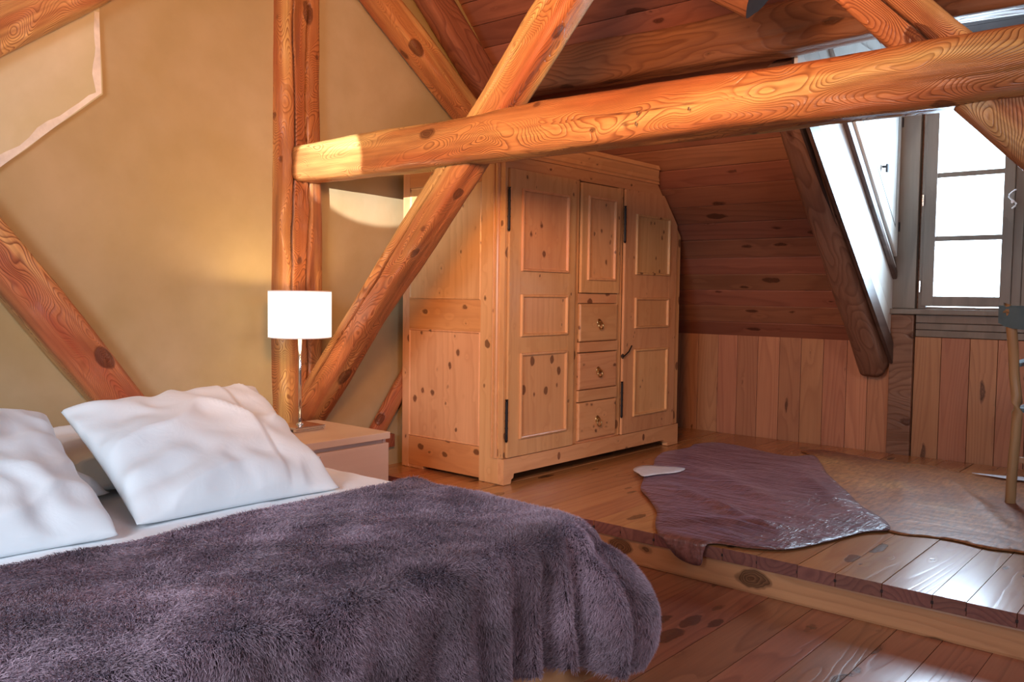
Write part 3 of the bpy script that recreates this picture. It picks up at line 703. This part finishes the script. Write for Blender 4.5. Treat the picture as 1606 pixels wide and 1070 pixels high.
# oval knots plugged in the skirt
for yk in (3.86, 4.75):
    bm = bmesh.new(); cyl(bm, (WX+.0095, yk, .255), (WX+.0108, yk, .255), .013, seg=14)
    for v in bm.verts: v.co.z = .255 + (v.co.z-.255)*1.7
    put('knot', bm, M['timber_dark'], wd)
bm = bmesh.new(); tube(bm, [(WX+.012, 4.47, .79), (WX+.03, 4.475, .788), (WX+.035, 4.52, .815), (WX+.03, 4.56, .85)], .004, 8); ring(bm, (WX+.02, 4.475, .788), (1, 0, 0), .012, .003)
put('door_hook', bm, M['iron'], wd)

# ------------------------------------------------------------------ nightstand and lamp
ns = empty('nightstand', (-3.37, 2.50, 0), 'pale birch nightstand beside the bed with a drawer front', 'nightstand')
NX0, NX1, NY0, NY1 = -3.645, -3.085, 2.262, 2.742
boxes('top', [(NX0, NX1, NY0, NY1, .468, .50)], M['birch'], ns, .003)
boxes('side_panel', [(NX0, NX1-.03, NY0+.002, NY0+.02, .0, .468)], M['birch'], ns)
boxes('side_panel', [(NX0, NX1-.03, NY1-.02, NY1-.002, .0, .468)], M['birch'], ns)
boxes('back_panel', [(NX0, NX0+.012, NY0+.02, NY1-.02, .0, .468)], M['birch'], ns)
boxes('rail', [(NX1-.06, NX1-.035, NY0+.02, NY1-.02, .43, .468)], M['birch'], ns)
for z0, z1 in ((.235, .448), (.03, .228)):
    boxes('drawer', [(NX1-.03, NX1-.008, NY0+.003, NY1-.003, z0, z1), (NX0+.05, NX1-.03, NY0+.03, NY1-.03, z0+.02, z1-.03)], M['birch'], ns)

lp = empty('table_lamp', (-3.44, 2.485, .50), 'lit table lamp with white drum shade and chrome stem on the nightstand', 'lamp')
lx, ly = -3.44, 2.485
bm = bmesh.new(); box(bm, lx-.085, lx+.085, ly-.085, ly+.085, .512, .524, .003)
for sx in (-1, 1):
    box(bm, lx+sx*.07-.012, lx+sx*.07+.012, ly-.08, ly+.08, .501, .512, .002)
put('base', bm, M['chrome'], lp)
bm = bmesh.new(); cyl(bm, (lx, ly, .524), (lx, ly, 1.03), .0085, seg=16); cyl(bm, (lx, ly, .524), (lx, ly, .535), .02, .012, seg=16); cyl(bm, (lx, ly, 1.0), (lx, ly, 1.06), .018, seg=16)
put('stem', bm, M['chrome'], lp, True)
SH = (.942, 1.160); SR = .147
bm = bmesh.new(); seg = 64
for r_, flip in ((SR, 0), (SR-.003, 1)):
    A = [bm.verts.new((lx+r_*math.cos(2*PI*k/seg), ly+r_*math.sin(2*PI*k/seg), SH[0])) for k in range(seg)]
    B = [bm.verts.new((lx+r_*1.0*math.cos(2*PI*k/seg), ly+r_*1.0*math.sin(2*PI*k/seg), SH[1])) for k in range(seg)]
    for k in range(seg): bm.faces.new((A[k], A[(k+1) % seg], B[(k+1) % seg], B[k]))
sh = put('lamp_shade', bm, M['shade'], lp, True, recalc=False)
bm = bmesh.new()
for z in SH: ring(bm, (lx, ly, z), (0, 0, 1), SR-.001, .0028, 64, 6)
for k in range(3):
    t = 2*PI*k/3; cyl(bm, (lx, ly, 1.06), (lx+SR*math.cos(t), ly+SR*math.sin(t), 1.155), .002, seg=6)
put('shade_ring', bm, M['white_metal'], lp)
bm = bmesh.new(); bmesh.ops.create_uvsphere(bm, u_segments=16, v_segments=10, radius=.028, matrix=Matrix.Translation((lx, ly, 1.085)))
mb, ntb, bb = new_mat('bulb_glow'); bb.inputs['Emission Color'].default_value = (1, .8, .5, 1); bb.inputs['Emission Strength'].default_value = 8
put('bulb', bm, mb, lp, True)
pl = bpy.data.lights.new('bulb_light', 'POINT'); pl.energy = 5; pl.color = (1, .66, .32); pl.shadow_soft_size = .03
po = bpy.data.objects.new('bulb_light', pl); COL.objects.link(po); po.location = (lx, ly, 1.125)

# ------------------------------------------------------------------ bed
BX0, BX1, BY0, BY1 = -3.66, -1.45, .30, 2.10
bd = empty('bed', (-2.5, 1.2, 0), 'low double bed with an orange pine box base, mostly hidden by bedding', 'bed')
boxes('foot_panel', [(BX1-.03, BX1, BY0, BY1+.02, .02, .24)], M['bedwood'], bd, .004)
boxes('side_panel', [(BX0, BX1-.03, BY1-.01, BY1+.02, .02, .24)], M['bedwood'], bd, .004)
boxes('side_panel', [(BX0, BX1-.03, BY0, BY0+.03, .02, .24)], M['bedwood'], bd, .004)
boxes('slat_deck', [(BX0, BX1-.03, BY0+.03, BY1-.01, .16, .20)], M['bedwood'], bd, .002)
boxes('mattress', [(BX0, BX1-.02, BY0+.01, BY1-.01, .24, .455)], M['linen'], bd, .03)
for xx in (BX0+.1, BX1-.1):
    for yy in (BY0+.1, BY1-.1): boxes('leg', [(xx-.03, xx+.03, yy-.03, yy+.03, 0, .16)], M['bedwood'], bd)

def grid_mesh(name, P, mat, parent=None, thick=0.0, label=None, cat=None, group=None, subsurf=0):
    """P: array (n,m,3)"""
    n, m_, _ = P.shape
    idx = np.arange(n*m_).reshape(n, m_)
    F = np.stack([idx[:-1, :-1], idx[1:, :-1], idx[1:, 1:], idx[:-1, 1:]], -1).reshape(-1, 4)
    me = bpy.data.meshes.new(name); me.from_pydata(P.reshape(-1, 3).tolist(), [], F.tolist()); me.materials.append(mat)
    me.polygons.foreach_set('use_smooth', [True]*len(me.polygons)); me.update()
    o = bpy.data.objects.new(name, me); COL.objects.link(o)
    if parent: o.parent = parent; me.transform(Matrix.Translation(-world_loc(parent)))
    if thick:
        s = o.modifiers.new('thickness', 'SOLIDIFY'); s.thickness = thick; s.offset = -1
    return tag(o, label, cat, group)
def nz(x, y, z=0): return noise.noise(Vector((x, y, z)))
def ridged(x, y, z=0): return (1-abs(nz(x, y, z))*2.2)

# sheet over the mattress, falling a hand's breadth over the sides
n_, m_ = 110, 110
P = np.zeros((n_, m_, 3))
ys = np.concatenate([np.linspace(BY0-.02, BY0-.02, 1), np.linspace(BY0-.015, BY1+.03, m_-1)])
for i in range(n_):
    for j in range(m_):
        x = BX0 - .005 + (BX1-BX0+.0)*i/(n_-1)
        s = (j/(m_-1))*2-1
        # profile across: flat, rounded shoulder, then down
        T = abs(s)*(.5*(BY1-BY0)+.26); half = .5*(BY1-BY0)-.03; r_ = .05
        if T < half: yy, zz = T, 0
        elif T < half + r_*PI/2: a = (T-half)/r_; yy, zz = half+r_*math.sin(a), -r_*(1-math.cos(a))
        else: yy, zz = half+r_, -r_-(T-half-r_*PI/2)
        y = .5*(BY0+BY1) + math.copysign(yy, s)
        wr = .007*nz(x*3.1+y*1.5, y*3.3, 1) + .009*max(0, ridged(x*2.0+y*3.0, y*1.1-x*1.2, 4)-.55) + .004*nz(x*9, y*7, 3)
        z = .478 + zz + (wr if T < half+.06 else 0)
        yo = 0 if T < half+.06 else math.copysign(.008*abs(nz(x*8, z*3, 2))+.006, s)
        P[i, j] = (x, y+yo, z)
grid_mesh('bed_sheet', P, M['linen2'], label='smooth white cotton sheet covering the mattress between pillows and fur throw', cat='sheet')

def pillow(name, c, T, label, seed, flap=None, mat=M['linen'], n_=72, pw=.42, wr=1.0, pinch=.05, plane_sag=0.0):
    """c: four corners (foot-left, foot-right, head-right, head-left)"""
    c = [Vector(p) for p in c]
    nrm = ((c[1]-c[0]).cross(c[3]-c[0])).normalized()
    if nrm.z < 0: nrm = -nrm
    ctr = sum(c, Vector())/4
    def pt(u, v, sgn):
        p = c[0]*(1-u)*(1-v) + c[1]*u*(1-v) + c[2]*u*v + c[3]*(1-u)*v
        a, b = 2*u-1, 2*v-1
        e = pinch*((1-a*a)*abs(b)**3 + (1-b*b)*abs(a)**3)
        p = p + (ctr-p)*e
        hh = max(0, (1-abs(a)**2.6)*(1-abs(b)**2.6))**pw
        rad = math.hypot(a, b)
        ang = math.atan2(b, a)
        w1 = wr*.020*max(0, ridged(p.x*3.2+seed+p.y*2, p.y*4.0-p.x, p.z*2))**2*(hh**.5)
        cr = wr*.016*math.sin(ang*9+4*nz(a*2, b*2, seed))*max(0, rad-.35)*(hh**.4)
        w2 = wr*.009*nz(p.x*11, p.y*11, seed)*(hh**.4)
        h = T/2*hh + (w1+w2+cr if sgn > 0 else 0)
        if flap and sgn > 0 and a > flap: h -= .011*min(1, (a-flap)*30)*hh**.3
        q = p + nrm*(h if sgn > 0 else -T*.36*hh)
        q.z = max(q.z, .487 if sgn > 0 else .484)
        return q
    bm = bmesh.new(); G = {}
    for sgn in (1, -1):
        for i in range(n_+1):
            for j in range(n_+1):
                if sgn < 0 and (i in (0, n_) or j in (0, n_)): G[sgn, i, j] = G[1, i, j]; continue
                u = .5-.5*math.cos(PI*(i/n_))*1.0; v = .5-.5*math.cos(PI*(j/n_))
                u = .5*u+.5*i/n_; v = .5*v+.5*j/n_
                G[sgn, i, j] = bm.verts.new(pt(u, v, sgn))
        for i in range(n_):
            for j in range(n_): bm.faces.new((G[sgn, i, j], G[sgn, i+1, j], G[sgn, i+1, j+1], G[sgn, i, j+1]))
    # hem: a thin flange round the edge
    o = put(name, bm, mat, smooth=True)
    return tag(o, label, 'pillow')
pillow('pillow', [(-2.80, 1.22, .515), (-2.78, 2.11, .505), (-3.47, 2.10, .56), (-3.50, 1.24, .585)], .15, 'flat white pillow lying under the large leaning pillow', 3, n_=50)
pillow('pillow', [(-2.75, .35, .515), (-2.70, 1.24, .52), (-3.47, 1.20, .60), (-3.5, .40, .60)], .15, 'flat white pillow lying under the pillow at the left edge', 5, n_=50)
pillow('pillow', [(-2.38, 1.165, .492), (-2.35, 1.86, .490), (-3.00, 1.955, .775), (-3.03, 1.225, .745)], .19, 'large square white pillow leaning in the middle of the bed', 11, flap=.45, wr=1.2)
pillow('pillow', [(-2.35, .36, .492), (-2.32, 1.085, .490), (-2.99, 1.165, .735), (-3.0, .40, .76)], .19, 'large square white pillow leaning at the left edge of the picture', 17, wr=1.2)

# ------------------------------------------------------------------ fur throw
FXT, TY0, TY1, TX1, TZ = -2.215, .20, 2.13, -1.42, .498
INS = .14
def top_h(x, y):
    return TZ + .006*nz(x*2.3, y*2.3, 5) + .005*nz(x*6, y*6, 8) + .012*math.exp(-((x-FXT)/.05)**2)
n1_, m1_ = 60, 110
PT = np.zeros((n1_, m1_, 3))
for i in range(n1_):
    for j in range(m1_):
        y = TY0 + (TY1-INS-TY0)*j/(m1_-1)
        xe = FXT + .02*nz(0, y*2.5, 3) + .035*(1-(y-TY0)/1.9)
        x = xe + (TX1-INS-xe)*i/(n1_-1)
        PT[i, j] = (x, y, top_h(x, y))
# drape strip following foot edge, round the corner, then the far side
path = []
La = TY1-INS-TY0
for k in range(150): path.append(((TX1-INS, TY0+La*k/149), 0.0, TY0+La*k/149))
for k in range(1, 60): path.append(((TX1-INS, TY1-INS), PI/2*k/60, TY1-INS+.3*k/60))
Lb = TX1-INS-FXT
for k in range(60): path.append(((TX1-INS-Lb*k/59, TY1-INS), PI/2, TY1-INS+.3+Lb*k/59))
md = 64
PD = np.zeros((len(path), md, 3))
for i, ((px, py), th, s) in enumerate(path):
    cx_, sy_ = math.cos(th), math.sin(th)
    corner = math.exp(-((s-(TY1-INS+.13))/.17)**2)
    foot = 1 if th < PI/2 else 0
    Dl = .445 + .115*corner
    for j in range(md):
        d = Dl*j/(md-1); rr_ = .075
        flat = INS-rr_
        if d < flat: o, z = d, 0
        elif d < flat+rr_*PI/2: a = (d-flat)/rr_; o, z = flat+rr_*math.sin(a), -rr_*(1-math.cos(a))
        else:
            q = d-flat-rr_*PI/2; o, z = INS + q*.02 + .17*corner*(1-math.exp(-q/.10)) - .10*corner*(q/.4)**4, -rr_-q*(1-.05*corner)
        low = max(0, (d-flat)/(Dl-flat))
        # vertical folds gather towards the corner
        g = math.exp(-((s-2.05)/.42)**2)
        fold = math.sin(s*44 + 1.3*math.sin(s*7) + .8*low)*(.012+.034*g)*low**.8 + .03*corner*low
        fold += .008*nz(s*3, d*5, 2)*low
        o += fold
        o += .004*nz(s*12, d*12, 6)
        x = px + cx_*o; y = py + sy_*o
        z0 = top_h(min(x, TX1-INS), min(y, TY1-INS)) + z
        PD[i, j] = (x, y, max(.035, z0 - .0))
bl = empty('fur_throw', (-1.8, 1.2, .5), 'dark brown-purple faux fur throw spread over the bed and hanging over its foot', 'blanket')
grid_mesh('backing', PT, M['fur_base'], bl)
grid_mesh('hanging_backing', PD, M['fur_base'], bl)

def fur(Pgrid, count, ln, flip, seed):
    rng = np.random.default_rng(seed)
    A = Pgrid[:-1, :-1]; B = Pgrid[1:, :-1]; C = Pgrid[1:, 1:]; D = Pgrid[:-1, 1:]
    nr = np.cross(C-A, D-B); ar = np.linalg.norm(nr, axis=-1)/2 + 1e-12
    nn = nr/(2*ar[..., None])*(1 if nr[..., 2].sum() > 0 else -1)
    p = (ar/ar.sum()).ravel()
    ci = rng.choice(p.size, count, p=p)
    u = rng.random(count)[:, None]; v = rng.random(count)[:, None]
    A, B, C, D = [q.reshape(-1, 3)[ci] for q in (A, B, C, D)]
    pos = A*(1-u)*(1-v)+B*u*(1-v)+C*u*v+D*(1-u)*v
    return pos, nn.reshape(-1, 3)[ci]
def swirl(p, k, seed):
    """smooth pseudo noise in [-1,1], vectorised"""
    rng = np.random.default_rng(seed); out = np.zeros(len(p))
    for _ in range(6):
        d = rng.normal(size=3)*k; out += np.sin(p@d + rng.random()*6.28)
    return out/3.0
posT, nT = fur(PT, 210000, 0, False, 1)
posD, nD = fur(PD, 310000, 0, False, 2)
pos = np.concatenate([posT, posD]); nrm = np.concatenate([nT, nD])
near_ok = pos[:, 1] > .30
pos = pos[near_ok]; nrm = nrm[near_ok]; K = len(pos)
rng = np.random.default_rng(5)
comb = np.stack([.35+.7*swirl(pos, 5, 1)+.5*swirl(pos, 16, 7), -.5+.7*swirl(pos, 5, 2)+.5*swirl(pos, 16, 8), -.55+.4*swirl(pos, 6, 3)], 1)
comb += rng.normal(size=comb.shape)*.45
clump = np.stack([swirl(pos, 75, 11), swirl(pos, 75, 12), swirl(pos, 75, 13)], 1)*.28
comb += clump
comb -= nrm*(comb*nrm).sum(1)[:, None]
L_ = (.015 + .007*rng.random(K)) * (1+.22*swirl(pos, 9, 21))
lift = .62 + .3*swirl(pos, 22, 31)
dirv = nrm*lift[:, None] + comb*.62
dirv /= np.linalg.norm(dirv, axis=1)[:, None]
mid = pos + dirv*(L_*.5)[:, None] + nrm*(L_*.08)[:, None]
tip = pos + dirv*L_[:, None] + (comb*.35 + np.array([0, 0, -.28]))*L_[:, None]*.5
side_ = np.cross(dirv, rng.normal(size=dirv.shape)); side_ /= np.linalg.norm(side_, axis=1)[:, None]
wd_ = .00080
V = np.stack([pos-side_*wd_-nrm*.001, pos+side_*wd_-nrm*.001, mid+side_*wd_*.8, mid-side_*wd_*.8, tip], 1).reshape(-1, 3)
base = (np.arange(K)*5)[:, None]
quads = base + np.array([[0, 1, 2, 3]]); tris = base + np.array([[3, 2, 4]])
me = bpy.data.meshes.new('fur_pile')
me.vertices.add(K*5); me.vertices.foreach_set('co', (V - np.array([-1.8, 1.2, .5])).astype(np.float32).ravel())
loops = np.concatenate([quads.ravel(), tris.ravel()])
me.loops.add(len(loops)); me.loops.foreach_set('vertex_index', loops.astype(np.int32))
starts = np.concatenate([np.arange(K)*4, K*4 + np.arange(K)*3])
me.polygons.add(K*2); me.polygons.foreach_set('loop_start', starts.astype(np.int32))
me.update(calc_edges=True); me.validate()
tone = me.attributes.new('tone', 'FLOAT', 'POINT')
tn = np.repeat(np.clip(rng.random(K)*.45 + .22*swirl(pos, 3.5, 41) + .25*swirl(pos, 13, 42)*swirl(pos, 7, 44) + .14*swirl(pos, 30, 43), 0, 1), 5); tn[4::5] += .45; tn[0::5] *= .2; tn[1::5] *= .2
tone.data.foreach_set('value', np.clip(tn, 0, 1).astype(np.float32))
me.materials.append(M['fur'])
fo = bpy.data.objects.new('fur_pile', me); COL.objects.link(fo); fo.parent = bl; fo['kind'] = 'stuff'

# ------------------------------------------------------------------ cowhides
def catmull(pts, k=6):
    out = []; n = len(pts)
    for i in range(n):
        p0, p1, p2, p3 = [np.array(pts[(i+d) % n]) for d in (-1, 0, 1, 2)]
        for j in range(k):
            t = j/k
            out.append(tuple(.5*((2*p1)+(-p0+p2)*t+(2*p0-5*p1+4*p2-p3)*t*t+(-p0+3*p1-3*p2+p3)*t**3)))
    return out
def inside(p, poly):
    c = False; x, y = p; n = len(poly)
    for i in range(n):
        (x1, y1), (x2, y2) = poly[i], poly[i-1]
        if (y1 > y) != (y2 > y) and x < (x2-x1)*(y-y1)/(y2-y1)+x1: c = not c
    return c
def flat_hide(name, outline, z0, mat, parent, amp=.006, step=.03, ridges=(), drape=False, th=.0015, k=6):
    ol = catmull(outline, k)
    pts = [Vector(p) for p in ol]; n = len(pts)
    xs = [p[0] for p in ol]; ys = [p[1] for p in ol]
    x = min(xs)+step
    inn = []
    while x < max(xs):
        y = min(ys)+step
        while y < max(ys):
            p = (x+random.uniform(-.006, .006), y+random.uniform(-.006, .006))
            if inside(p, ol) and min((p[0]-a)**2+(p[1]-b)**2 for a, b in ol) > (step*.45)**2: inn.append(Vector(p))
            y += step
        x += step
    r = delaunay_2d_cdt(pts+inn, [], [list(range(n))], 1, 1e-5)
    vs = []
    edge2 = ol
    for v in r[0]:
        xx, yy = v.x, v.y
        de = math.sqrt(min((xx-a)**2+(yy-b)**2 for a, b in edge2))
        h = amp*(.5+.5*nz(xx*3.5, yy*3.5, 2))*min(1, de/.06+.15) + .002
        for (ax, ay, bx, by, wdt, hh) in ridges:
            t = max(0, min(1, ((xx-ax)*(bx-ax)+(yy-ay)*(by-ay))/((bx-ax)**2+(by-ay)**2)))
            dx, dy = xx-ax-t*(bx-ax), yy-ay-t*(by-ay)
            wob = .03*nz(xx*4, yy*4, 9)
            h += hh*math.exp(-((math.hypot(dx, dy)+wob)/wdt)**2)*math.sin(PI*min(1, max(0, t*.9+.05)))
        P = Vector((xx, yy, z0+h))
        if drape and yy < PY-.018:                  # the flap falls over the platform edge
            over = PY-.018-yy
            P = Vector((xx+(-.10)*over, PY-.018-.010-.05*min(over, .1), z0+h-over*.42))
        vs.append(P)
    bm = bmesh.new(); bv = [bm.verts.new(p) for p in vs]
    for f_ in r[2]:
        try: bm.faces.new([bv[i] for i in f_])
        except ValueError: pass
    bmesh.ops.recalc_face_normals(bm, faces=bm.faces)
    if sum(f_.normal.z for f_ in bm.faces) < 0: bmesh.ops.reverse_faces(bm, faces=bm.faces)
    o = put(name, bm, mat, parent, True, recalc=False)
    s = o.modifiers.new('thickness', 'SOLIDIFY'); s.thickness = th; s.offset = -1
    return o
h2 = empty('cowhide_rug', (-1.1, 4.6, PZ), 'tan-centred cowhide rug lying towards the window, under the chair', 'rug')
flat_hide('hide', [(-2.064, 5.358), (-2.20, 5.50), (-2.10, 5.62), (-1.9, 5.58), (-1.625, 5.52), (-1.4, 5.56), (-1.245, 5.45), (-.92, 5.52), (-.6, 5.55), (-.3, 5.3), (-.1, 4.9), (-.05, 4.4), (-.2, 4.0), (-.45, 3.86),
    (-.644, 3.886), (-.764, 3.857), (-.889, 3.89), (-.987, 3.88), (-1.126, 3.84), (-1.30, 4.00), (-1.60, 4.40), (-1.85, 4.85), (-2.0, 5.2)], PZ+.003, M['hide2'], h2, .010,
    ridges=[(-1.30, 5.3, -.75, 4.2, .035, .018), (-1.5, 5.2, -1.2, 4.3, .05, .010)])
flat_hide('white_patch', [(-1.17, 5.41), (-1.02, 5.45), (-.93, 5.49), (-.80, 5.46), (-.86, 5.40), (-.95, 5.37), (-1.06, 5.385)], PZ+.019, M['hide_white'], h2, .001, .03, th=.001)
h1 = empty('cowhide_rug', (-1.9, 4.3, PZ), 'dark glossy brown cowhide rug in front of the wardrobe, one flap over the platform edge', 'rug')
flat_hide('hide', [(-2.52, 4.10), (-2.44, 3.96), (-2.34, 3.78), (-2.196, 3.624), (-2.037, 3.431), (-1.93, 3.24), (-1.80, 3.06), (-1.72, 2.93), (-1.62, 2.905), (-1.62, 3.05), (-1.60, 3.15),
    (-1.461, 3.19), (-1.345, 3.28), (-1.274, 3.49), (-1.21, 3.74), (-1.143, 3.853), (-1.22, 4.02), (-1.385, 4.216), (-1.54, 4.47), (-1.679, 4.687), (-1.80, 4.88), (-1.90, 5.08), (-2.064, 5.358),
    (-2.149, 5.225), (-2.30, 5.25), (-2.444, 5.302), (-2.60, 5.36), (-2.742, 5.351), (-2.80, 5.20), (-2.769, 5.048), (-2.80, 4.80), (-2.72, 4.55), (-2.62, 4.36), (-2.60, 4.2)], PZ+.009, M['hide1'], h1, .012,
    ridges=[(-2.25, 3.95, -1.45, 3.45, .035, .022), (-2.0, 4.9, -1.35, 4.0, .04, .012), (-2.3, 4.4, -1.6, 3.9, .06, .014), (-1.9, 3.4, -1.4, 3.6, .05, .016)], drape=True)
flat_hide('white_patch', [(-2.614, 4.137), (-2.639, 4.27), (-2.55, 4.33), (-2.42, 4.37), (-2.39, 4.24), (-2.44, 4.12), (-2.47, 4.02), (-2.53, 4.06)], PZ+.021, M['hide_white'], h1, .001, .03, th=.001)

# ------------------------------------------------------------------ armchair at the right edge
ch = empty('armchair', (-.62, 5.05, PZ), 'wooden armchair with blue-grey curved backrest at the right edge, facing the window', 'chair')
def stile(x, sgn):
    return [(x, 4.80, PZ+.004), (x+.012*sgn*-1, 4.79, .35), (x-.02*sgn*-1*-1, 4.795, .62), (x+.0, 4.80, .80), (x-.01, 4.79, .95), (x-.035*(1 if sgn < 0 else -1), 4.775, 1.10)]
for xx, sgn in ((-.87, -1), (-.37, 1)):
    bm = bmesh.new(); tube(bm, [Vector(p) for p in catmull([p for p in stile(xx, sgn)], 5)[:26]], [.024+.0*k for k in range(26)], 12); put('leg', bm, M['chairwood'], ch, True)
    bm = bmesh.new(); tube(bm, [(xx+.02*-sgn, 5.27, PZ+.004), (xx+.02*-sgn, 5.26, .45), (xx+.02*-sgn, 5.24, .84)], [.018, .021, .018], 12); put('leg', bm, M['chairwood'], ch, True)
    bm = bmesh.new(); box(bm, xx-.03, xx+.03, 4.80, 5.32, .838, .858, .008); put('armrest', bm, M['grey_ply'], ch)
bm = bmesh.new()
rows = []
for i in range(21):
    s = i/20; x = -.945 + .65*s; y = 4.775 - .07*math.sin(PI*s)
    rows.append((x, y))
for th_ in (0, 1):
    pass
G = []
for (x, y) in rows:
    s = (x+.945)/.65; zt = 1.135; zb = 1.02 - .0*s + .03*(2*s-1)**8
    G.append([bm.verts.new(p) for p in ((x, y, zb), (x, y-.004, zt-.01), (x, y, zt), (x, y+.008, zt), (x, y+.012, zt-.01), (x, y+.012, zb))])
for A, B in zip(G, G[1:]):
    for k in range(6): bm.faces.new((A[k], A[(k+1) % 6], B[(k+1) % 6], B[k]))
bm.faces.new(G[0]); bm.faces.new(G[-1][::-1])
put('backrest', bm, M['grey_ply'], ch)
bm = bmesh.new(); box(bm, -.86, -.38, 4.80, 5.29, .615, .64, .010); put('seat', bm, M['grey_ply'], ch)
bm = bmesh.new(); box(bm, -.86, -.38, 4.79, 4.81, .37, .40, .004); put('stretcher', bm, M['chairwood'], ch)
